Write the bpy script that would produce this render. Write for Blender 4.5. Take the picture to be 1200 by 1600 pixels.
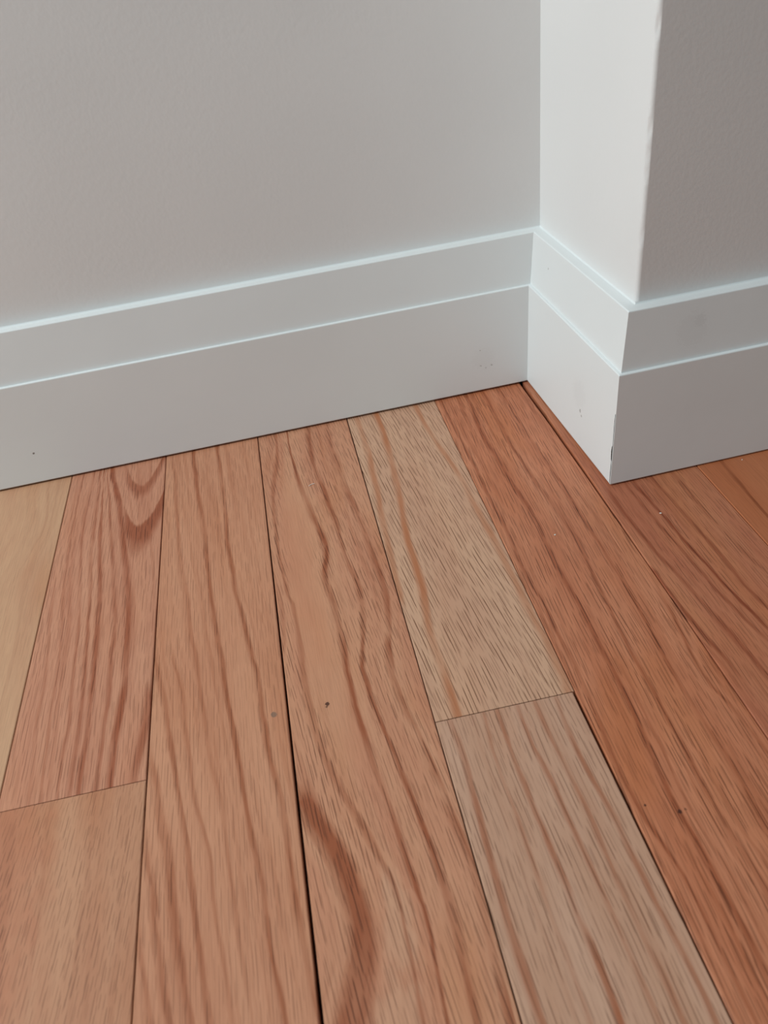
import bpy, math, random
from mathutils import Matrix, Vector

scene = bpy.context.scene
for o in list(bpy.data.objects):
    bpy.data.objects.remove(o, do_unlink=True)
COL = scene.collection

# ------------------------------------------------------------------ camera
F_PX = 1279.74                      # focal length in pixels of a 1200 px wide frame
cam_d = bpy.data.cameras.new('camera')
cam = bpy.data.objects.new('camera', cam_d)
COL.objects.link(cam)
yaw, pitch, roll = 0.12567, 0.64792, 0.14126
fwd = Vector((math.sin(yaw) * math.cos(pitch), math.cos(yaw) * math.cos(pitch), -math.sin(pitch)))
rgt = Vector((math.cos(yaw), -math.sin(yaw), 0))
dwn = fwd.cross(rgt)
r2 = math.cos(roll) * rgt + math.sin(roll) * dwn
d2v = -math.sin(roll) * rgt + math.cos(roll) * dwn
M = Matrix((r2, -d2v, -fwd)).transposed().to_4x4()
M.translation = (0.10487, -0.64459, 0.37974)
cam.matrix_world = M
cam_d.sensor_fit = 'HORIZONTAL'
cam_d.sensor_width = 36.0
cam_d.lens = F_PX / 1200 * 36.0
cam_d.clip_start = 0.01
cam_d.dof.use_dof = True
cam_d.dof.focus_distance = 0.60
cam_d.dof.aperture_fstop = 16.0
scene.camera = cam

# ------------------------------------------------------------------ light
world = bpy.data.worlds.new('room_light')
scene.world = world
world.use_nodes = True
bg = world.node_tree.nodes['Background']
bg.inputs['Color'].default_value = (0.88, 0.97, 1.0, 1)
bg.inputs['Strength'].default_value = 0.25

def area(name, loc, target, sx, sy, power, color):
    l = bpy.data.lights.new(name, 'AREA')
    l.shape = 'RECTANGLE'; l.size = sx; l.size_y = sy
    l.energy = power; l.color = color
    o = bpy.data.objects.new(name, l)
    COL.objects.link(o)
    o.location = loc
    o.rotation_euler = (Vector(target) - Vector(loc)).to_track_quat('-Z', 'Y').to_euler()
    return o
# daylight coming in through the window at the left of the room
area('window_daylight', (-1.5, -0.56, 1.55), (0.1, -0.15, 0.1), 0.85, 1.3, 40, (0.90, 0.985, 1.0))

scene.view_settings.view_transform = 'Standard'
scene.view_settings.look = 'None'
scene.view_settings.gamma = 1.0
scene.view_settings.use_curve_mapping = False
scene.view_settings.exposure = 0.0

# ------------------------------------------------------------------ helpers
def mesh_obj(name, verts, faces, mat=None, parent=None, smooth=False):
    me = bpy.data.meshes.new(name)
    me.from_pydata(verts, [], faces)
    me.update()
    if smooth:
        for p in me.polygons: p.use_smooth = True
    o = bpy.data.objects.new(name, me)
    COL.objects.link(o)
    if mat: me.materials.append(mat)
    if parent: o.parent = parent
    return o

def empty(name, loc=(0, 0, 0), rz=0.0):
    o = bpy.data.objects.new(name, None)
    o.empty_display_size = 0.05
    COL.objects.link(o)
    o.location = loc
    o.rotation_euler = (0, 0, rz)
    return o

def tag(o, label=None, cat=None, group=None, kind=None):
    if label: o['label'] = label
    if cat: o['category'] = cat
    if group: o['group'] = group
    if kind: o['kind'] = kind
    return o

def srgb(r, g, b):
    f = lambda c: (c / 255 / 12.92) if c <= 10 else ((c / 255 + 0.055) / 1.055) ** 2.4
    return (f(r), f(g), f(b), 1.0)

class NT:
    """small wrapper to write node trees tersely"""
    def __init__(self, mat):
        mat.use_nodes = True
        self.t = mat.node_tree
        self.t.nodes.clear()
    def n(self, kind, ins=None, **props):
        nd = self.t.nodes.new(kind)
        for k, v in props.items(): setattr(nd, k, v)
        for k, v in (ins or {}).items():
            s = nd.inputs[k]
            if hasattr(v, 'is_output'): self.t.links.new(v, s)
            else: s.default_value = v
        return nd
    def m(self, op, a, b=0.0, c=0.0, clamp=False):
        nd = self.n('ShaderNodeMath', operation=op, use_clamp=clamp)
        for i, v in enumerate((a, b, c)):
            if hasattr(v, 'is_output'): self.t.links.new(v, nd.inputs[i])
            else: nd.inputs[i].default_value = v
        return nd.outputs[0]
    def rng(self, x, a, b, c=0.0, d=1.0, smooth=True):
        return self.n('ShaderNodeMapRange', {'Value': x, 'From Min': a, 'From Max': b, 'To Min': c, 'To Max': d},
                      interpolation_type='SMOOTHSTEP' if smooth else 'LINEAR').outputs[0]
    def vec(self, x, y, z=0.0):
        return self.n('ShaderNodeCombineXYZ', {'X': x, 'Y': y, 'Z': z}).outputs[0]
    def noise(self, v, scale=1.0, detail=2.0, rough=0.5, dim='3D'):
        return self.n('ShaderNodeTexNoise', {'Vector': v, 'Scale': scale, 'Detail': detail, 'Roughness': rough},
                      noise_dimensions=dim).outputs[0]
    def mix(self, f, a, b, blend='MIX'):
        nd = self.n('ShaderNodeMix', data_type='RGBA', blend_type=blend)
        for i, v in ((0, f), (6, a), (7, b)):
            if hasattr(v, 'is_output'): self.t.links.new(v, nd.inputs[i])
            else: nd.inputs[i].default_value = v
        return nd.outputs[2]
    def link(self, a, b): self.t.links.new(a, b)

# ------------------------------------------------------------------ paint
def paint(name, col, rough, bump_scale, bump_str, marks=()):
    m = bpy.data.materials.new(name)
    T = NT(m)
    tc = T.n('ShaderNodeTexCoord').outputs['Object']
    big = T.noise(tc, 9.0, 1.0, 0.5)
    c = T.mix(T.rng(big, 0.3, 0.7), tuple(x * 0.975 for x in col[:3]) + (1,), col)
    mn = T.m('SUBTRACT', T.noise(tc, 700.0, 1.0), 0.5) if marks else 0.0
    for (x, y, z, r, depth, mc) in marks:
        d = T.n('ShaderNodeVectorMath', {0: tc, 1: (x, y, z)}, operation='DISTANCE').outputs['Value']
        d = T.m('ADD', d, T.m('MULTIPLY', mn, r * 1.3))
        c = T.mix(T.m('MULTIPLY', T.rng(d, r * 0.6, r, 1.0, 0.0), depth), c, mc)
    p = T.n('ShaderNodeBsdfPrincipled', {'Base Color': c, 'Roughness': rough})
    p.inputs['Specular IOR Level'].default_value = 0.35
    n1 = T.noise(tc, bump_scale, 1.0, 0.55)
    n2 = T.noise(tc, 22.0, 0.0, 0.5)
    h = T.m('ADD', n1, T.m('MULTIPLY', n2, 1.5))
    b = T.n('ShaderNodeBump', {'Height': h, 'Strength': bump_str, 'Distance': 0.001})
    T.link(b.outputs[0], p.inputs['Normal'])
    out = T.n('ShaderNodeOutputMaterial')
    T.link(p.outputs[0], out.inputs[0])
    return m

def plain(name, col, rough=0.9):
    m = bpy.data.materials.new(name)
    T = NT(m)
    tc = T.n('ShaderNodeTexCoord').outputs['Object']
    c = T.mix(T.noise(tc, 120.0, 3.0), tuple(x * 0.8 for x in col[:3]) + (1,), col)
    p = T.n('ShaderNodeBsdfPrincipled', {'Base Color': c, 'Roughness': rough})
    out = T.n('ShaderNodeOutputMaterial')
    T.link(p.outputs[0], out.inputs[0])
    return m

WALL_C = (0.757, 0.755, 0.748, 1)
TRIM_C = (0.76, 0.785, 0.785, 1)
GREY = (0.16, 0.14, 0.13, 1)
DIRT = (0.36, 0.34, 0.33, 1)
m_wall = paint('wall_paint', WALL_C, 0.55, 260.0, 0.10)
m_wall_r = paint('roller_textured_wall_paint', WALL_C, 0.55, 330.0, 0.09)
m_dark = plain('gap_shadow_felt', (0.02, 0.014, 0.01, 1))

# ------------------------------------------------------------------ dimensions (metres)
SK = 0.03074                                  # the planks run 1.8 degrees off square to the wall
H1, H2 = 0.0927, 0.1357                       # top of lower board, top of upper board
D1, D2, D3, DW = 0.0031, 0.0056, 0.0104, 0.0194
PX, PY, PS = 0.33793, -0.17709, -0.00791      # outer foot corner of the boxed-out corner; slight out-of-square
GAP = 0.0020
CEIL = 2.4

# ------------------------------------------------------------------ walls
XL, XR = -2.2, 1.6
wb = mesh_obj('wall_back', [(XL, DW, 0), (0.9, DW, 0), (0.9, DW, CEIL), (XL, DW, CEIL),
                            (XL, DW + 0.1, 0), (0.9, DW + 0.1, 0), (0.9, DW + 0.1, CEIL), (XL, DW + 0.1, CEIL)],
              [(0, 1, 2, 3), (5, 4, 7, 6), (4, 0, 3, 7), (1, 5, 6, 2), (3, 2, 6, 7), (4, 5, 1, 0)], m_wall)
tag(wb, 'pale grey painted wall behind the left baseboard', 'wall', kind='structure')

# boxed-out corner: a left return face and a front face meeting in a softly rounded, slightly nicked edge
def sidex(y): return PX + DW + PS * (y - PY)
rnd = random.Random(4)
R = 0.0028
nicks = [(0.357, 0.0016), (0.300, 0.0014), (0.246, 0.0013), (0.232, 0.0009), (0.221, 0.0008), (0.181, 0.0008), (0.43, 0.0012)]
zs = [0.0]
while zs[-1] < 0.62: zs.append(zs[-1] + 0.004)
zs += [0.8, 1.2, 1.8, CEIL]
V, Fc = [], []
NS = 6
for z in zs:
    nk = sum(d * math.exp(-((z - a) / 0.0035) ** 2) for a, d in nicks) + (rnd.random() * 0.00006 if z < 0.65 else 0)
    row = [(sidex(DW + 0.05), DW + 0.05)]
    cx, cy = sidex(PY + DW) + R, PY + DW + R
    row.append((sidex(cy + 0.01), cy + 0.01))
    for i in range(NS + 1):
        a = math.pi + (math.pi / 2) * i / NS
        k = math.sin(math.pi * i / NS)
        row.append((cx + (R - nk * k) * math.cos(a), cy + (R - nk * k) * math.sin(a)))
    row.append((cx + 0.01, PY + DW))
    row.append((XR, PY + DW))
    row.append((XR, DW + 0.05))
    V += [(x, y, z) for x, y in row]
n = NS + 6
for j in range(len(zs) - 1):
    for i in range(n):
        a, b = j * n + i, j * n + (i + 1) % n
        Fc.append((a, b, b + n, a + n))
Fc.append(tuple(range(n - 1, -1, -1)))
Fc.append(tuple((len(zs) - 1) * n + i for i in range(n)))
wr = mesh_obj('wall_right', V, Fc, m_wall_r)
for p in wr.data.polygons:
    p.use_smooth = len(p.vertices) == 4 and abs(p.normal.z) < 0.9 and p.area < 1.0 and 0.02 < abs(p.normal.x) < 0.999
tag(wr, 'painted boxed-out wall corner standing forward at the right', 'wall', kind='structure')

# ------------------------------------------------------------------ baseboards
def lower_profile(n=4):
    r = 0.0009
    pr = [(0.0002, GAP), (0.0, GAP + 0.0006), (D1 * 0.5, H1 * 0.5), (D1 - 0.0001, H1 - r)]
    for i in range(1, n + 1):
        a = (math.pi / 2) * i / n
        pr.append((D1 - 0.0001 + r * (1 - math.cos(a)), H1 - r + r * math.sin(a)))
    pr += [(DW, H1), (DW, GAP)]
    return pr
def upper_profile(n=4):
    r = 0.0010
    pr = [(D2, H1), (D3 - 0.0002, H2 - r)]
    for i in range(1, n + 1):
        a = (math.pi / 2) * i / n
        pr.append((D3 - 0.0002 + r * (1 - math.cos(a)), H2 - r + r * math.sin(a)))
    # caulk fillet where the ledge meets the wall
    pr += [(DW - 0.0010, H2), (DW - 0.0004, H2 + 0.0004), (DW, H2 + 0.0011), (DW, H1)]
    return pr

def run(name, parent, prof, ends, mat):
    """sweep a profile (setback, height) between two end functions: setback -> (x, y)"""
    V, Fc = [], []
    k = len(prof)
    for e in ends:
        V += [e(d) + (h,) for d, h in prof]
    for i in range(k):
        j = (i + 1) % k
        Fc.append((i, j, k + j, k + i))
    Fc.append(tuple(range(k - 1, -1, -1)))
    Fc.append(tuple(range(k, 2 * k)))
    o = mesh_obj(name, V, Fc, mat, parent)
    import bmesh
    bm = bmesh.new(); bm.from_mesh(o.data)
    bmesh.ops.recalc_face_normals(bm, faces=bm.faces)
    bm.to_mesh(o.data); bm.free()
    return o

inner = lambda d: (PX + d + PS * (d - PY), d)                 # mitre where back and side boards meet
outer = lambda d: (PX + d, PY + d)                            # mitre round the outer corner
m_trim_back = paint('trim_paint_back', TRIM_C, 0.42, 90.0, 0.07, [
    (-0.1056, 0.0008, 0.0302, 0.0011, 0.9, GREY), (0.2927, 0.0008, 0.0262, 0.0012, 0.35, GREY),
    (0.3030, 0.0008, 0.0250, 0.0010, 0.4, GREY), (0.2975, 0.0008, 0.0235, 0.0009, 0.3, GREY),
    (0.2930, 0.0008, 0.0415, 0.0010, 0.5, GREY), (0.295, 0.001, 0.033, 0.012, 0.05, DIRT)])
m_trim_side = paint('trim_paint_side', TRIM_C, 0.42, 90.0, 0.07, [
    (0.3386, -0.1160, 0.0330, 0.0018, 0.5, GREY), (0.3386, -0.1190, 0.0300, 0.0013, 0.5, GREY),
    (0.338, -0.112, 0.046, 0.014, 0.06, DIRT), (0.3460, -0.028, 0.117, 0.0016, 0.45, GREY)])
m_trim_front = paint('trim_paint_front', TRIM_C, 0.42, 90.0, 0.07, [
    (0.395, -0.168, 0.114, 0.014, 0.06, DIRT), (0.4005, -0.1684, 0.119, 0.005, 0.08, DIRT)])

BB = []
for nm, e0, e1, mt, lab in (
        ('baseboard_back', lambda d: (XL, d), inner, m_trim_back, 'long white two-step baseboard along the left wall'),
        ('baseboard_side', inner, outer, m_trim_side, 'short bright white baseboard on the return of the boxed-out corner'),
        ('baseboard_front', outer, lambda d: (XR, PY + d), m_trim_front, 'shaded white baseboard on the front of the boxed-out corner')):
    b = empty(nm)
    tag(b, lab, 'baseboard', kind='structure')
    run('lower_board', b, lower_profile(), (e0, e1), mt)
    run('upper_board', b, upper_profile(), (e0, e1), mt)
    BB.append(b)

# cracked paint line down the outer mitre of the lower board
cr = []
cf = []
rnd = random.Random(9)
z = GAP + 0.001
prev = None
segs = [(0.003, 0.0002), (0.010, 0.00035), (0.018, 0.0003), (0.022, 0.0001), (0.0235, 0.0006), (0.030, 0.0008), (0.034, 0.0005),
        (0.036, 0.00012), (0.046, 0.0002), (0.056, 0.00025), (0.062, 0.00006)]
for z, w in segs:
    d = D1 * z / H1
    x, y = PX + d, PY + d
    j = (rnd.random() - 0.5) * 0.0003
    cr += [(x - 0.0002, y + 0.0007 + j + 2.2 * w, z), (x - 0.00035, y + 0.0007 + j, z), (x + 0.0009, y + 0.0012 + j, z)]
for i in range(len(segs) - 1):
    a = i * 3
    for q in range(3):
        cf.append((a + q, a + (q + 1) % 3, a + 3 + (q + 1) % 3, a + 3 + q))
cf += [(2, 1, 0), tuple(len(cr) - 3 + q for q in range(3))]
mesh_obj('paint_crack', cr, cf, m_dark, BB[1])

# ------------------------------------------------------------------ floor grain data
# for each plank: (width mm, strength, first mm from wall, last mm from wall, [offsets mm from the plank's left edge])
GRAIN = {
    'P0': [
        (2, 0.4, 9, 171, [62.7,65.4,68.0,69.7,68.8,67.4,62.7,58.7,55.6,55.9,56.7]),
        (2, 0.4, 13, 234, [73.6,73.3,73.1,72.8,72.5,70.3,68.0,67.0,66.6,66.4,67.5,68.7,69.8,71.0,72.1]),
    ],
    'P1': [
        (1.6, 0.45, 9, 335, [10.8,10.6,10.5,10.4,10.5,10.5,11.0,11.6,12.1,13.3,14.6,15.9,17.4,18.7,19.6,20.1,20.2,20.6,21.8,22.9,24.0]),
        (1.8, 0.6, 14, 327, [19.1,18.3,18.2,18.1,18.3,18.5,19.9,21.4,22.8,24.4,26.2,28.0,29.3,30.4,30.6,31.2,32.1,32.9,33.2,33.1,32.9]),
        (2.2, 0.7, 22, 339, [27.6,27.4,27.1,27.1,27.6,28.2,28.9,30.3,31.7,33.2,34.0,34.8,36.2,36.5,37.7,38.8,39.6,40.2,39.6,38.4,39.2]),
        (2.4, 0.9, 10, 340, [28.1,29.1,30.2,31.2,32.4,33.5,34.6,35.8,37.3,38.8,40.2,40.8,41.6,42.5,43.0,43.6,44.3,44.8,45.3,45.2,44.4,44.6]),
        (2.2, 0.8, 9, 336, [30.6,33.0,35.4,37.8,39.5,41.3,43.3,45.5,47.4,49.2,50.9,52.7,54.2,55.6,54.9,55.4,56.0,55.5,55.0,54.9,54.9]),
        (4, 1, 9, 338, [33.5,37.5,41.4,44.8,47.1,49.4,51.7,54.1,56.3,58.4,60.2,61.8,62.4,63.7,64.8,64.7,65.3,66.0,64.2,62.8,62.4,62.6]),
        (4.5, 0.8, 280, 337, [80.7,80.4,79.0,77.1,75.1]),
    ],
    'P1b': [
        (6, 0.25, 355, 447, [9.9,11.6,13.4,15.1,16.6,18.0,19.4]),
        (2, 0.2, 342, 454, [54.9,55.3,55.7,56.1,55.5,54.5,54.2,54.1]),
        (2, 0.2, 346, 459, [73.0,73.4,73.8,74.1,74.3,74.3,74.1,73.8]),
    ],
    'P2': [
        (2.2, 0.7, 430, 469, [0.6,4.4,8.2]),
        (2.4, 0.8, 387, 472, [0.7,5.3,7.5,10.4,12.6,17.2]),
        (2.6, 0.85, 330, 465, [0.8,5.4,8.6,12.2,15.8,17.2,19.0,22.1,25.3]),
        (2.6, 0.8, 257, 466, [1.0,5.1,9.3,11.3,13.9,16.6,18.6,20.9,22.8,25.0,27.5,29.4,30.9,32.9]),
        (2.2, 0.6, 10, 480, [5.6,7.4,9.3,9.4,9.7,11.2,12.6,13.2,13.8,16.0,18.3,20.9,22.3,23.6,24.5,27.3,28.9,30.6,32.4,34.4,36.6,39.3,42.0,43.7,44.3,45.2,47.3,48.8,51.0,52.7]),
        (2, 0.6, 252, 473, [12.3,17.1,19.4,21.0,22.0,23.1,24.7,27.2,30.8,35.1,37.0,37.3,39.7,41.8,44.8]),
        (2.6, 0.9, 5, 483, [24.0,25.2,26.4,27.5,28.6,29.9,31.7,33.2,34.4,35.0,35.3,36.7,38.0,38.9,40.0,41.9,43.7,44.7,45.9,48.2,50.2,52.0,52.9,54.4,55.5,59.3,61.6,62.1,62.9,65.1,67.3]),
        (2.8, 0.9, 25, 477, [47.1,47.9,48.7,49.5,50.4,51.1,50.7,50.6,52.0,53.1,54.2,55.9,58.0,60.6,62.6,64.4,66.3,67.0,67.8,68.4,70.1,72.3,74.2,75.0,75.9,75.5,77.5,79.0,81.3]),
    ],
    'P3': [
        (9, 1, 374, 489, [2.4,7.9,15.1,20.2,22.3,23.3,16.2,10.0]),
        (3, 0.6, 8, 489, [19.5,17.7,15.9,12.5,9.0,7.1,5.2,4.3,3.4,3.5,4.1,5.2,6.6,8.6,9.3,10.2,11.8,11.8,11.9,12.2,13.7,16.2,19.5,24.3,30.7,35.3,40.3,44.0,43.9,45.2,45.1]),
        (2.8, 1, 7, 482, [23.1,24.7,26.2,27.7,28.9,29.8,32.2,34.6,37.0,39.7,41.8,40.4,36.5,36.9,38.6,39.8,40.0,40.1,40.2,40.3,40.1,41.7,43.5,44.4,46.6,47.8,49.2,49.6,51.6,52.1,50.0]),
        (2.8, 1, 2, 500, [45.7,45.2,44.7,43.8,44.6,45.9,48.6,50.3,51.1,52.1,52.4,53.1,54.5,57.3,58.7,57.9,54.9,50.5,47.5,48.8,50.0,52.2,55.2,57.0,59.4,61.0,63.2,64.8,66.5,64.5,64.1,64.0]),
        (2.6, 0.95, 4, 501, [61.9,61.8,62.1,64.1,64.9,64.9,66.1,68.1,69.4,70.7,71.8,72.7,73.5,75.2,73.8,69.9,68.9,68.1,67.2,65.5,66.3,67.6,69.5,71.6,72.7,70.9,72.8,73.5,74.1,73.5,73.0,71.2]),
        (2.4, 0.8, 406, 496, [76.8,78.5,80.0,79.6,78.3,77.4,76.8]),
    ],
    'P4': [
        (4, 0.8, 7, 238, [8.3,8.5,8.7,9.1,8.8,7.7,7.3,6.5,5.0,4.4,3.9,3.6,2.8,2.1,1.3]),
        (4.6, 1, 3, 343, [27.9,28.0,28.2,27.8,27.3,26.3,25.2,24.1,22.4,20.6,19.1,18.2,17.8,17.2,16.9,15.9,14.0,12.7,12.3,12.7,13.1,13.0]),
        (4, 0.75, 3, 338, [63.6,64.3,65.0,66.5,68.4,70.5,72.3,74.1,75.3,75.6,76.0,76.3,77.4,78.5,78.7,79.0,79.4,79.1,79.6,80.4,80.6,80.5]),
    ],
    'P4b': [
        (3.2, 0.8, 351, 505, [8.5,9.8,9.0,8.9,8.6,7.8,7.1,6.7,7.1,7.3,8.2]),
        (1.6, 0.6, 346, 506, [28.7,27.3,25.9,26.2,26.6,26.4,26.6,26.7,26.6,26.6,27.2]),
        (2.4, 1, 350, 509, [36.4,36.0,35.6,35.5,36.0,36.8,37.9,38.8,39.1,39.3,39.1]),
        (2.2, 0.7, 350, 504, [47.8,47.9,48.7,50.6,50.2,51.5,52.4,52.7,53.5,53.9,54.4]),
        (2.2, 0.7, 348, 495, [58.4,58.8,59.3,61.1,61.5,61.7,61.7,61.9,62.9,63.1]),
        (2.4, 0.85, 350, 491, [70.5,70.0,69.5,70.0,71.8,73.4,73.4,74.2,74.0,75.8]),
    ],
    'P5': [
        (2, 0.8, 1, 523, [5.5,5.5,5.5,5.6,5.7,5.9,6.1,6.4,5.8,5.3,5.6,5.9,6.7,6.4,4.9,4.8,5.3,6.5,6.1,5.5,6.1,6.2,5.8,5.2,4.9,3.9,3.5,4.6,6.5,9.5,9.8,9.7,8.9,9.4]),
        (2.6, 0.9, -5, 510, [29.6,28.3,27.0,25.8,24.5,24.9,25.7,26.5,26.7,26.9,28.9,30.0,30.1,29.3,28.1,26.8,27.3,28.0,28.2,27.7,27.5,27.3,26.8,25.9,24.7,23.6,21.8,20.9,22.5,22.6,22.7,22.7,21.7]),
        (2.2, 0.8, 8, 452, [45.8,45.2,44.7,44.2,43.7,43.5,44.0,44.4,45.1,46.5,47.7,48.5,49.2,49.8,49.8,48.4,46.9,45.4,44.1,43.4,42.8,42.3,42.0,41.8,41.2,40.6,40.1,39.8,39.3]),
        (2.2, 0.7, 7, 446, [60.9,60.8,60.8,60.7,60.7,61.0,61.3,61.9,62.8,63.7,63.3,62.9,63.1,63.4,63.3,63.2,63.0,62.9,62.3,61.3,59.9,59.3,59.2,59.2,59.5,58.9,58.0,57.1]),
        (2, 0.8, 297, 410, [80.2,78.3,75.6,74.1,74.3,77.4,79.1,80.7]),
    ],
    'P6': [
        (2.2, 0.8, 265, 356, [0.7,0.9,1.6,2.6,3.7,5.8,7.2]),
        (2.2, 0.75, 175, 361, [7.0,7.2,7.5,8.4,9.5,10.8,13.8,15.2,16.2,18.0,19.8,21.7,22.7]),
        (1.8, 0.7, 169, 340, [22.7,23.8,24.8,25.3,25.7,26.3,27.4,28.8,29.8,31.7,34.0,36.6]),
        (2, 1, 175, 331, [29.0,29.8,30.8,32.0,33.1,34.3,35.6,36.9,38.1,40.0,41.9]),
        (2.2, 0.7, 169, 315, [44.0,44.4,45.7,47.4,47.1,47.6,48.0,47.7,47.5,51.2]),
        (3, 0.5, 169, 273, [60.7,60.9,61.0,61.0,62.0,63.9,65.3]),
    ],
    'P7': [
        (2.4, 0.9, 168, 236, [19.5,18.5,17.7,16.7,16.0]),
    ],
}


def interp(xs_, ys_, x):
    if x <= xs_[0]: return ys_[0]
    if x >= xs_[-1]: return ys_[-1]
    for i in range(len(xs_) - 1):
        if x <= xs_[i + 1]:
            t = (x - xs_[i]) / (xs_[i + 1] - xs_[i])
            return ys_[i] + (ys_[i + 1] - ys_[i]) * t

class Grain:
    """streak lines of one plank, extended over its whole length and kept in order"""
    def __init__(self, lines, width, seed):
        self.rnd = random.Random(seed)
        self.w = width
        if not lines:
            lines = []
            ph = self.rnd.random() * 6
            u = self.rnd.uniform(4, 14)
            while u < width:
                amp = self.rnd.uniform(2, 5)
                lines.append((self.rnd.uniform(1.6, 3.2), self.rnd.uniform(0.4, 0.9), -50, 2500,
                              [u + amp * math.sin(ph + i * 0.16) + self.rnd.uniform(-.5, .5) for i in range(160)]))
                u += self.rnd.uniform(7, 16)
        self.L = []
        for (w, s, v0, v1, us) in lines:
            vs = [v0 + (v1 - v0) * i / (len(us) - 1) for i in range(len(us))]
            self.L.append((w, s, v0, v1, vs, us))
        self.ref = max(self.L, key=lambda l: l[3] - l[2])
        lo, hi = self.ref[2], self.ref[3]
        smp = [lo + (hi - lo) * i / 20 for i in range(21)]
        self.L.sort(key=lambda l: sum(self.at(l, v) for v in smp))
        self.P = []
        for l in self.L:
            p = sum(self.at(l, v) for v in smp) / 21
            if self.P and p < self.P[-1] + 2.0: p = self.P[-1] + 2.0
            self.P.append(p)
    def at(self, l, v):
        w, s, v0, v1, vs, us = l
        if v < v0 and l is not self.ref:
            return us[0] + self.at(self.ref, v) - self.at(self.ref, v0)
        if v > v1 and l is not self.ref:
            return us[-1] + self.at(self.ref, v) - self.at(self.ref, v1)
        return interp(vs, us, v)
    def lookup(self, u, v):
        pos = []
        for l in self.L:
            x = self.at(l, v)
            if pos and x < pos[-1] + 1.2: x = pos[-1] + 1.2
            pos.append(x)
        gains = []
        for l in self.L:
            a = min(1.0, max(0.0, (v - l[2] + 14) / 14)) * min(1.0, max(0.0, (l[3] + 14 - v) / 14))
            if l[2] < 30: a = min(1.0, max(0.0, (l[3] + 14 - v) / 14))
            if l[3] > 430 or (l[3] > 325 and v < 345): a = min(1.0, max(0.0, (v - l[2] + 14) / 14)) if l[2] >= 30 else 1.0
            gains.append(a)
        if u <= pos[0]: return self.P[0] + (u - pos[0]), gains[0]
        if u >= pos[-1]: return self.P[-1] + (u - pos[-1]), gains[-1]
        return interp(pos, self.P, u), interp(pos, gains, u)
    def profile(self, p):
        best = 0.0
        for l, pk in zip(self.L, self.P):
            w, s = l[0] * 1.25, l[1]
            d = p - pk
            if d < 0: f = max(0.0, 1 + d / (w * 0.75))
            else: f = max(0.0, 1 - max(0.0, d - w * 0.15) / (w * 0.45))
            best = max(best, s * min(1.0, f * 1.35))
        return best

P_LO, P_HI = -30.0, 115.0

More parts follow.
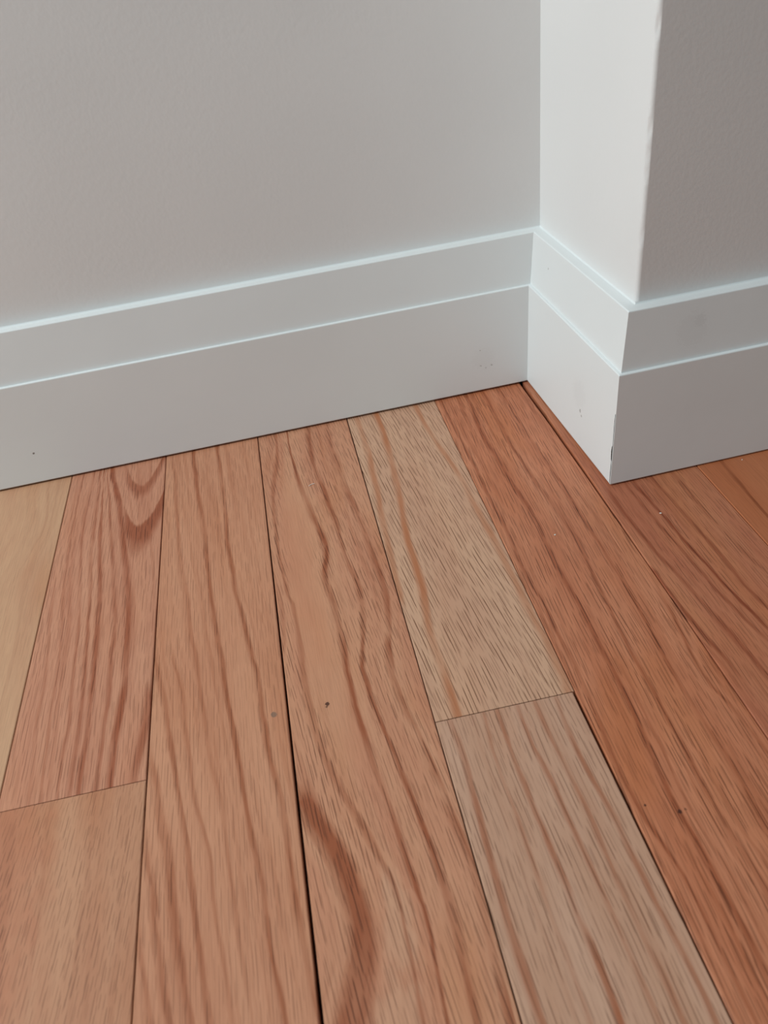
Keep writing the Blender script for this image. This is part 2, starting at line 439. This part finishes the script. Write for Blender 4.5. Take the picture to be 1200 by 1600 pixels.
def oak(name, g, light, mid, streak, seed, pore=0.6, pore_on_streak=1.0, lean=0.0, fine=1.0, orange=0.25,
        dens=1.0, plen=1.0, pmin=0.6, p2=0.8, pbase=0.25, clear=(), red=None, sw=1.0, rough=0.42, spots=(), cath=None, blot=(), tint=(1, 1, 1)):
    ti = lambda q: tuple(a * b for a, b in zip(q[:3], tint)) + (1,)
    light, mid, streak, red = ti(light), ti(mid), ti(streak), ti(red or srgb(186, 112, 62))
    m = bpy.data.materials.new(name)
    T = NT(m)
    gu = T.n('ShaderNodeUVMap', uv_map='grain').outputs[0]
    fu = T.n('ShaderNodeUVMap', uv_map='face').outputs[0]
    sg = T.n('ShaderNodeSeparateXYZ', {0: gu})
    sf = T.n('ShaderNodeSeparateXYZ', {0: fu})
    P, v = sg.outputs[0], sg.outputs[1]               # mm / 1000
    u = sf.outputs[0]
    clr = None                                        # quiet zones of close wood: few pores, no lines
    for (bu, bv, ru, rv, dep) in clear:
        d = T.n('ShaderNodeVectorMath', {0: T.vec(T.m('DIVIDE', T.m('SUBTRACT', u, bu / 1000), ru / 1000),
                                                  T.m('DIVIDE', T.m('SUBTRACT', v, bv / 1000), rv / 1000))},
                operation='LENGTH').outputs['Value']
        d = T.rng(d, 0.55, 1.1, dep, 0.0)
        clr = d if clr is None else T.m('MAXIMUM', clr, d)
    keep_ = T.m('SUBTRACT', 1.0, clr) if clr is not None else 1.0
    # ragged edges of the growth rings
    j1 = T.m('SUBTRACT', T.noise(T.vec(T.m('ADD', T.m('MULTIPLY', P, 90), (seed) * 7.31), T.m('ADD', T.m('MULTIPLY', v, 24), (seed) * 3.77)), 1.0, 2.0, dim='2D'), 0.5)
    j2 = T.m('SUBTRACT', T.noise(T.vec(T.m('ADD', T.m('MULTIPLY', P, 1100), (seed + 3) * 7.31), T.m('ADD', T.m('MULTIPLY', v, 45), (seed + 3) * 3.77)), 1.0, 1.0, dim='2D'), 0.5)
    Pj = T.m('ADD', P, T.m('ADD', T.m('MULTIPLY', j1, 0.0022), T.m('MULTIPLY', j2, 0.0016)))
    fc = T.n('ShaderNodeFloatCurve', {'Value': T.rng(Pj, P_LO / 1000, P_HI / 1000, 0, 1, smooth=False)})
    cv = fc.mapping.curves[0]
    NP = 180
    ys = [g.profile(P_LO + (P_HI - P_LO) * i / (NP - 1)) for i in range(NP)]
    cv.points[0].location = (0, ys[0]); cv.points[1].location = (1, ys[-1])
    keep = [i for i in range(1, NP - 1) if abs(ys[i] * 2 - ys[i - 1] - ys[i + 1]) > 1e-4]
    for i in keep: cv.points.new(i / (NP - 1), ys[i])
    for q in cv.points: q.handle_type = 'VECTOR'
    fc.mapping.update()
    gain = T.n('ShaderNodeAttribute', attribute_name='streak_gain', attribute_type='GEOMETRY').outputs['Fac']
    s_noise = T.rng(T.noise(T.vec(T.m('ADD', T.m('MULTIPLY', P, 60), (seed + 7) * 7.31), T.m('ADD', T.m('MULTIPLY', v, 14), (seed + 7) * 3.77)), 1.0, 2.0, dim='2D'), 0.25, 0.62, 0.45, 1.0)
    st = T.m('MULTIPLY', T.m('MULTIPLY', fc.outputs[0], gain), s_noise)
    # base tone drifting slowly over the plank
    lo = T.rng(T.noise(T.vec(T.m('ADD', T.m('MULTIPLY', P, 42), (seed + 11) * 7.31), T.m('ADD', T.m('MULTIPLY', v, 5.0), (seed + 11) * 3.77)), 1.0, 3.0, 0.55, dim='2D'), 0.3, 0.7)
    c = T.mix(lo, light, mid)
    og = T.rng(T.noise(T.vec(T.m('ADD', T.m('MULTIPLY', P, 26), (seed + 17) * 7.31), T.m('ADD', T.m('MULTIPLY', v, 7), (seed + 17) * 3.77)), 1.0, 2.0, dim='2D'), 0.48, 0.75)
    c = T.mix(T.m('MULTIPLY', og, orange), c, red)
    # weak unnamed growth lines between the strong ones
    g1 = T.rng(T.noise(T.vec(T.m('ADD', T.m('MULTIPLY', Pj, 190), (seed + 23) * 7.31), T.m('ADD', T.m('MULTIPLY', v, 4.0), (seed + 23) * 3.77)), 1.0, 3.0, 0.6, dim='2D'), 0.50, 0.72)
    c = T.mix(T.m('MULTIPLY', T.m('MULTIPLY', g1, 0.42 * fine), keep_), c, streak)
    for (bu, bv, ru, rv, dep, bc) in blot:
        d = T.n('ShaderNodeVectorMath', {0: T.vec(T.m('DIVIDE', T.m('SUBTRACT', u, bu / 1000), ru / 1000),
                                                  T.m('DIVIDE', T.m('SUBTRACT', v, bv / 1000), rv / 1000))},
                operation='LENGTH').outputs['Value']
        d = T.m('ADD', d, T.m('MULTIPLY', T.m('SUBTRACT', T.noise(T.vec(T.m('ADD', T.m('MULTIPLY', u, 130), (seed) * 7.31), T.m('ADD', T.m('MULTIPLY', v, 60), (seed) * 3.77)), 1.0, 2.0, dim='2D'), 0.5), 0.9))
        c = T.mix(T.m('MULTIPLY', T.rng(d, 0.45, 1.1, 1.0, 0.0), dep), c, bc)
    if cath:
        # cathedral arches: phase falls off parabolically to both sides of the heart line
        for (cu, cv_, k, wth, dep) in cath:
            du = T.m('SUBTRACT', u, cu / 1000)
            ph = T.m('ADD', T.m('SUBTRACT', v, cv_ / 1000), T.m('MULTIPLY', T.m('MULTIPLY', du, du), k))
            ph = T.m('ADD', ph, T.m('MULTIPLY', T.m('SUBTRACT', T.noise(T.vec(T.m('ADD', T.m('MULTIPLY', u, 260), (seed) * 7.31), T.m('ADD', T.m('MULTIPLY', v, 50), (seed) * 3.77)), 1.0, 2.0, dim='2D'), 0.5), 0.010))
            a = T.m('MULTIPLY', T.rng(ph, -0.002, 0.004), T.rng(ph, wth * 0.35, wth, 1.0, 0.0))
            msk = T.rng(u, (cu - 19) / 1000, (cu - 9) / 1000)
            st = T.m('MAXIMUM', st, T.m('MULTIPLY', T.m('MULTIPLY', a, msk), dep))
    c = T.mix(T.m('MULTIPLY', st, sw), c, streak)
    # fine fibre
    fb = T.noise(T.vec(T.m('ADD', T.m('MULTIPLY', u, 1500), (seed + 31) * 7.31), T.m('ADD', T.m('MULTIPLY', T.m('ADD', v, 0.0), 30), (seed + 31) * 3.77)), 1.0, 2.0, 0.6, dim='2D')
    c = T.mix(T.rng(fb, 0.25, 0.75, 0.0, 0.26 * fine), c, tuple(x * 0.62 for x in streak[:3]) + (1,))
    # open pores: thin dark dashes
    pu = T.m('SUBTRACT', u, T.m('MULTIPLY', v, lean))
    pt = None
    wob = T.m('MULTIPLY', T.m('SUBTRACT', T.noise(T.vec(T.m('ADD', T.m('MULTIPLY', pu, 30), (seed + 37) * 7.31), T.m('ADD', T.m('MULTIPLY', v, 9), (seed + 37) * 3.77)), 1.0, 1.0, dim='2D'), 0.5), 1.5)
    for k, (fx, fy, hw, ln, w8) in enumerate(((400 * dens, 30 / plen, 0.135, 0.84, 1.0), (560 * dens, 52 / plen, 0.15, 0.72, p2))):
        a = T.m('ADD', T.m('MULTIPLY', pu, fx), T.m('ADD', wob, seed * 3.1 + k * 17.0))
        row = T.m('FLOOR', a)
        w1 = T.n('ShaderNodeTexWhiteNoise', {'W': row}, noise_dimensions='1D').outputs['Value']
        b = T.m('ADD', T.m('MULTIPLY', v, fy), T.m('MULTIPLY', w1, 29.0))
        sgm = T.m('FLOOR', b)
        w2n = T.n('ShaderNodeTexWhiteNoise', {'Vector': T.vec(row, sgm)}, noise_dimensions='2D')
        w2 = w2n.outputs['Value']
        w3 = T.n('ShaderNodeSeparateColor', {0: w2n.outputs['Color']}).outputs[1]
        fa = T.m('ABSOLUTE', T.m('ADD', T.m('SUBTRACT', T.m('FRACT', a), 0.5), T.m('MULTIPLY', T.m('SUBTRACT', w3, 0.5), 0.38)))
        fb = T.m('FRACT', b)
        acr = T.rng(fa, hw * 0.35, hw, 1.0, 0.0)
        alo = T.m('MULTIPLY', T.rng(fb, 0.0, 0.16), T.rng(fb, ln - 0.16, ln, 1.0, 0.0))
        dsh = T.m('MULTIPLY', T.m('MULTIPLY', acr, alo), T.m('MULTIPLY', T.rng(w2, 0.0, 0.8, pbase, 1.0), w8))
        pt = dsh if pt is None else T.m('MAXIMUM', pt, dsh)
    pmask = T.rng(T.noise(T.vec(T.m('ADD', T.m('MULTIPLY', P, 120), (seed + 41) * 7.31), T.m('ADD', T.m('MULTIPLY', v, 6), (seed + 41) * 3.77)), 1.0, 2.0, dim='2D'), 0.3, 0.65, pmin, 1.0)
    pmask = T.m('MULTIPLY', pmask, T.m('ADD', 1.0, T.m('MULTIPLY', st, pore_on_streak)))
    pt = T.m('MULTIPLY', T.m('MULTIPLY', T.m('MULTIPLY', pt, pmask), keep_), pore, clamp=True)
    c = T.mix(pt, c, tuple(x * 0.34 for x in streak[:3]) + (1,))
    for (su, sv, r, dep, scol) in spots:
        d = T.n('ShaderNodeVectorMath', {0: T.vec(u, v), 1: (su / 1000, sv / 1000, 0)}, operation='DISTANCE').outputs['Value']
        d = T.m('ADD', d, T.m('MULTIPLY', T.m('SUBTRACT', T.noise(T.vec(u, v), 900.0, 1.0), 0.5), r / 1000))
        c = T.mix(T.rng(d, r / 1500, r / 1000, dep, 0.0), c, scol)
    p = T.n('ShaderNodeBsdfPrincipled', {'Base Color': c})
    p.inputs['Specular IOR Level'].default_value = 0.32
    p.inputs['Roughness'].default_value = rough
    hgt = T.noise(T.vec(T.m('MULTIPLY', u, 30), T.m('MULTIPLY', v, 8)), 1.0, 1.0, 0.5, '2D')
    b = T.n('ShaderNodeBump', {'Height': hgt, 'Strength': 0.12, 'Distance': 0.0007})
    T.link(b.outputs[0], p.inputs['Normal'])
    out = T.n('ShaderNodeOutputMaterial')
    T.link(p.outputs[0], out.inputs[0])
    return m

# ------------------------------------------------------------------ floor
floor = empty('floor', (0, 0, 0), -math.atan(SK))
tag(floor, 'red oak strip floor with satin finish', 'floor', kind='structure')
sub = mesh_obj('underlay', [(-2.3, -2.4, -0.030), (1.8, -2.4, -0.030), (1.8, 0.2, -0.030), (-2.3, 0.2, -0.030),
                            (-2.3, -2.4, -0.0182), (1.8, -2.4, -0.0182), (1.8, 0.2, -0.0182), (-2.3, 0.2, -0.0182)],
               [(3, 2, 1, 0), (4, 5, 6, 7), (0, 1, 5, 4), (1, 2, 6, 5), (2, 3, 7, 6), (3, 0, 4, 7)], m_dark, floor)

def plank(grain, mat, left, right, v0, v1, z=0.0, name='plank', ends=(0.0002, 0.0002)):
    """left / right: lists of (v mm from the wall, x mm) along each long edge; v0..v1 its length in mm"""
    step = 14.0 if v0 < 560 else 60.0
    vs = [v0]
    while vs[-1] + (step if vs[-1] < 560 else 60.0) < v1 - 1: vs.append(vs[-1] + (step if vs[-1] < 560 else 60.0))
    vs.append(v1)
    NU = 12
    ch, chd = 0.45, 0.00045                        # eased edges
    V, Fc, UVg, UVf, GN = [], [], [], [], []
    xl0 = left[0][1]
    def add(x, v, zz, x0):
        V.append((x / 1000, -v / 1000, zz))
        p, ga = grain.lookup(x - x0, v)
        UVg.append((p / 1000, v / 1000)); UVf.append(((x - x0) / 1000, v / 1000)); GN.append(ga)
    lv, lx = [a for a, _ in left], [b for _, b in left]
    rv, rx = [a for a, _ in right], [b for _, b in right]
    x0 = BASE[0]
    nrow = NU + 5
    for k, v in enumerate(vs):
        a, b = interp(lv, lx, v), interp(rv, rx, v)
        first, last = k == 0, k == len(vs) - 1
        zt = z - (chd * 0.6 if (first or last) else 0)
        add(a, v, z - 0.018, x0)
        add(a, v, z - chd, x0)
        for i in range(NU + 1):
            add(a + ch + (b - a - 2 * ch) * i / NU, v, zt, x0)
        add(b, v, z - chd, x0)
        add(b, v, z - 0.018, x0)
        if first: vs2 = v + 0.5
    for k in range(len(vs) - 1):
        for i in range(nrow - 1):
            q = k * nrow + i
            Fc.append((q, q + nrow, q + nrow + 1, q + 1))
    Fc.append(tuple(range(nrow)))
    Fc.append(tuple((len(vs) - 1) * nrow + i for i in range(nrow - 1, -1, -1)))
    o = mesh_obj(name, V, Fc, mat, floor)
    me = o.data
    for nm, arr in (('grain', UVg), ('face', UVf)):
        uvl = me.uv_layers.new(name=nm)
        for li, lp in enumerate(me.loops): uvl.data[li].uv = arr[lp.vertex_index]
    at = me.attributes.new('streak_gain', 'FLOAT', 'POINT')
    for i, gval in enumerate(GN): at.data[i].value = gval
    return o

# seams in mm across the floor frame: (v from wall, left plank's edge, right plank's edge)
S = {
    's0': [(-30, -166.1, -165.7), (900, -166.1, -165.7)],
    's1': [(-30, -83.3, -82.8), (230, -83.3, -82.8), (900, -83.4, -82.8)],
    's2': [(-30, -0.3, 0.2), (120, -0.4, 0.3), (340, -0.4, 0.5), (400, -0.3, 0.3), (900, -0.3, 0.2)],
    's3': [(-30, 82.0, 82.7), (100, 82.0, 82.8), (250, 81.8, 83.0), (470, 81.4, 83.2), (900, 81.5, 83.1)],
    's4': [(-30, 164.2, 165.1), (100, 164.3, 165.0), (340, 164.6, 165.1), (500, 164.3, 165.0), (900, 164.3, 165.0)],
    's5': [(-30, 247.2, 247.6), (200, 247.5, 248.0), (344, 247.5, 248.0)],
    's5b': [(344, 246.3, 248.0), (400, 246.5, 247.9), (520, 247.0, 247.8), (900, 247.0, 247.6)],
    's6': [(-30, 329.2, 332.8), (4, 329.3, 332.6), (60, 330.8, 333.2), (140, 331.8, 333.3), (200, 332.3, 333.2), (270, 332.6, 333.0), (900, 332.6, 333.0)],
    's7': [(-30, 414.2, 414.6), (900, 414.2, 414.6)],
}
Lf = lambda s: [(v, b) for v, a, b in S[s]]      # a plank's left edge on seam s
Rt = lambda s: [(v, a) for v, a, b in S[s]]
BASE = [0.0]
V_WALL = -15.0                                   # boards run on under the baseboard
FAR = 2200.0

TAN, PINK, PALE = srgb(206, 160, 124), srgb(200, 142, 112), srgb(214, 176, 142)
STREAK = srgb(150, 84, 54)

def col(r, g_, b): return srgb(r, g_, b)
BRW = (0.05, 0.015, 0.01, 1)

TINT = {'P0': (0.876, 0.844, 0.814), 'P1': (0.996, 0.883, 0.756), 'P1b': (0.854, 0.784, 0.756), 'P2': (0.986, 0.926, 0.817), 'P3': (0.995, 1.026, 1.028), 'P4': (0.973, 0.867, 0.888), 'P4b': (0.927, 0.833, 0.825), 'P5': (1.02, 0.919, 0.89), 'P6': (1.068, 1.041, 1.016), 'P7': (1.004, 0.817, 0.749)}
def lay(key, sl, sr, base, v0, v1, z, seed, **kw):
    BASE[0] = base
    w = 82.5
    g = Grain(GRAIN.get(key), w, seed)
    mat = oak('oak_' + str(seed), g, seed=float(seed), tint=TINT.get(key, (1, 1, 1)), **kw)
    return plank(g, mat, Lf(sl), Rt(sr), v0, v1, z)

PALE_LABELS = {}
PALE_LABELS['P0'] = lay('P0', 's0', 's1', -165.8, V_WALL, FAR, 0.0, 2, light=col(211, 168, 134), mid=col(202, 154, 122), streak=col(184, 134, 104),
    pore=0.22, fine=0.6, orange=0.25)
lay('P1', 's1', 's2', -83.0, V_WALL, 340.5, 0.0, 5, light=col(202, 153, 131), mid=col(193, 141, 120), streak=col(150, 84, 58),
    pore=0.5, fine=0.8, orange=0.1, sw=0.95, cath=[(65, 93, 140.0, 0.050, 0.95), (63, 36, 150.0, 0.028, 0.75)])
lay('P1b', 's1', 's2', -83.0, 341.0, FAR, 0.0, 8, light=col(208, 160, 127), mid=col(198, 145, 113), streak=col(164, 104, 76),
    pore=0.55, fine=0.4, orange=0.25, lean=-0.12, plen=0.6, blot=[(5, 400, 34, 120, 0.35, col(184, 112, 82))])
lay('P2', 's2', 's3', 0.0, V_WALL, FAR, 0.0, 11, light=col(203, 150, 124), mid=col(194, 138, 112), streak=col(158, 94, 66),
    pore=0.45, fine=0.7, orange=0.1, sw=1.0, spots=[(74.0, 314.5, 2.2, 0.7, (0.15, 0.11, 0.085, 1))])
lay('P3', 's3', 's4', 82.5, V_WALL, FAR, 0.0, 14, light=col(203, 146, 114), mid=col(195, 133, 103), streak=col(150, 80, 50),
    pore=0.7, fine=0.6, orange=0.3, lean=0.10, sw=0.95, clear=[(24, 130, 17, 70, 0.75), (22, 235, 16, 90, 0.85), (34, 320, 14, 60, 0.7)],
    blot=[(24, 190, 18, 120, 0.22, col(204, 142, 106)), (40, 452, 9, 32, 0.5, col(206, 162, 132)), (33, 492, 12, 24, 0.5, col(206, 162, 132))], spots=[(23.6, 315.3, 1.5, 0.9, BRW), (23.0, 317.2, 0.9, 0.7, BRW)])
PALE_LABELS['P4'] = lay('P4', 's4', 's5', 164.8, V_WALL, 344.9, 0.0, 17, light=col(204, 170, 138), mid=col(196, 160, 130), streak=col(176, 116, 76),
    pore=1.0, pore_on_streak=-0.8, fine=0.12, orange=0.08, lean=0.10, dens=0.95, plen=1.25, pmin=0.95, p2=0.55, pbase=0.45, sw=0.95)
PALE_LABELS['P4b'] = lay('P4b', 's4', 's5b', 164.8, 345.5, FAR, 0.0, 20, light=col(202, 168, 142), mid=col(194, 156, 128), streak=col(164, 104, 72),
    pore=0.68, pore_on_streak=0.0, fine=0.35, orange=0.08, lean=0.03, dens=0.85, plen=1.1, sw=1.0)
S['s5x'] = [(-30, 0, 247.6), (344, 0, 248.0), (400, 0, 247.9), (520, 0, 247.8), (900, 0, 247.6)]
lay('P5', 's5x', 's6', 247.7, V_WALL, FAR, 0.0, 23, light=col(200, 138, 104), mid=col(190, 124, 90), streak=col(146, 78, 46),
    pore=0.85, fine=1.0, orange=0.35, lean=-0.03, plen=1.2, sw=0.85,
    spots=[(7.4, 423.2, 0.8, 0.9, BRW), (22.1, 430.7, 1.3, 0.9, BRW), (25.4, 430.2, 0.8, 0.6, BRW)])
lay('P6', 's6', 's7', 332.7, V_WALL, FAR, 0.0005, 26, light=col(186, 122, 90), mid=col(176, 108, 80), streak=col(134, 66, 40),
    pore=0.6, fine=0.7, orange=0.25, sw=1.0)
S['s8'] = [(-30, 497.0, 497.4), (900, 497.0, 497.4)]
lay('P7', 's7', 's8', 414.4, V_WALL, FAR, 0.0009, 29, light=col(186, 126, 88), mid=col(178, 116, 80), streak=col(130, 70, 36),
    pore=0.22, fine=0.3, orange=0.15)
for k_, l_ in (('P0', 'pale straw-coloured oak plank'), ('P4', 'pale tan oak plank with rows of fine dark pores'),
               ('P4b', 'pale tan oak plank with orange-brown streaks')):
    PALE_LABELS[k_]['label'] = l_
# the floor goes on to both sides
xl = -165.9
tones = [(206, 160, 128), (198, 140, 112), (202, 150, 118), (192, 130, 100)]
k = 0
side = [(-165.9 - 82.8 * (i + 1), -165.9 - 82.8 * i) for i in range(12)] + [(497.2 + 82.8 * i, 497.2 + 82.8 * (i + 1)) for i in range(8)]
for i, (a, b) in enumerate(side):
    S['q%d' % i] = [(-30, a - 0.2, a + 0.2), (900, a - 0.2, a + 0.2)]
    S['r%d' % i] = [(-30, b - 0.2, b + 0.2), (900, b - 0.2, b + 0.2)]
    t = tones[i % 4]
    lay('none', 'q%d' % i, 'r%d' % i, a, V_WALL, FAR, 0.0, 40 + i, light=col(*t), mid=col(t[0] - 10, t[1] - 12, t[2] - 12),
        streak=col(156, 94, 64), pore=0.4, fine=0.6)

# ------------------------------------------------------------------ crumbs on the floor
m_crumb = plain('white_plaster', (0.85, 0.80, 0.72, 1), 0.8)
def crumb(loc, sx, sy, sz, rz, seed, label):
    r = random.Random(seed)
    V, Fc = [], []
    n = 7
    for k, (h, s) in enumerate(((0.0, 0.8), (0.45, 1.0), (0.85, 0.6))):
        for i in range(n):
            a = 2 * math.pi * i / n
            q = s * r.uniform(0.75, 1.15)
            V.append((sx * q * math.cos(a), sy * q * math.sin(a), sz * h))
    V.append((0, 0, sz))
    for k in range(2):
        for i in range(n):
            Fc.append((k * n + i, k * n + (i + 1) % n, (k + 1) * n + (i + 1) % n, (k + 1) * n + i))
    for i in range(n): Fc.append((2 * n + i, 2 * n + (i + 1) % n, 3 * n))
    Fc.append(tuple(range(n - 1, -1, -1)))
    o = mesh_obj('plaster_crumb', V, Fc, m_crumb)
    o.location = loc; o.rotation_euler = (0, 0, rz)
    return tag(o, label, 'crumb', 'plaster crumbs on the floor')
crumb((0.2784, -0.2167, 0.0), 0.0008, 0.0007, 0.0007, 0.3, 1, 'tiny white crumb in the middle of an oak plank, left of the corner')
crumb((0.3572, -0.2199, 0.0005), 0.0010, 0.0006, 0.0006, -0.4, 2, 'tiny white crumb on the floor just in front of the outer corner')
crumb((0.4434, -0.1813, 0.0009), 0.0006, 0.0005, 0.0005, 0.8, 3, 'tiny white speck close to the shaded front baseboard')
m_fib = plain('pale_fibre', (0.95, 0.80, 0.70, 1), 0.7)
def fibre(p0, p1, r, label):
    V, Fc = [], []
    n, ns = 5, 6
    a, b = Vector(p0), Vector(p1)
    d = (b - a).normalized(); s = Vector((-d.y, d.x, 0))
    for k in range(ns + 1):
        t = k / ns
        c = a.lerp(b, t) + s * 0.0006 * math.sin(t * math.pi) + Vector((0, 0, r))
        for i in range(n):
            an = 2 * math.pi * i / n
            V.append(c + s * r * math.cos(an) + Vector((0, 0, r * math.sin(an))))
    for k in range(ns):
        for i in range(n):
            Fc.append((k * n + i, k * n + (i + 1) % n, (k + 1) * n + (i + 1) % n, (k + 1) * n + i))
    Fc += [tuple(range(n - 1, -1, -1)), tuple(ns * n + i for i in range(n))]
    o = mesh_obj('wood_fibre', [tuple(v) for v in V], Fc, m_fib)
    return tag(o, label, 'fibre')
fibre((0.1165, -0.0915, 0.0), (0.1215, -0.0895, 0.0), 0.00032, 'short pale wood fibre lying on an oak plank below the left baseboard')
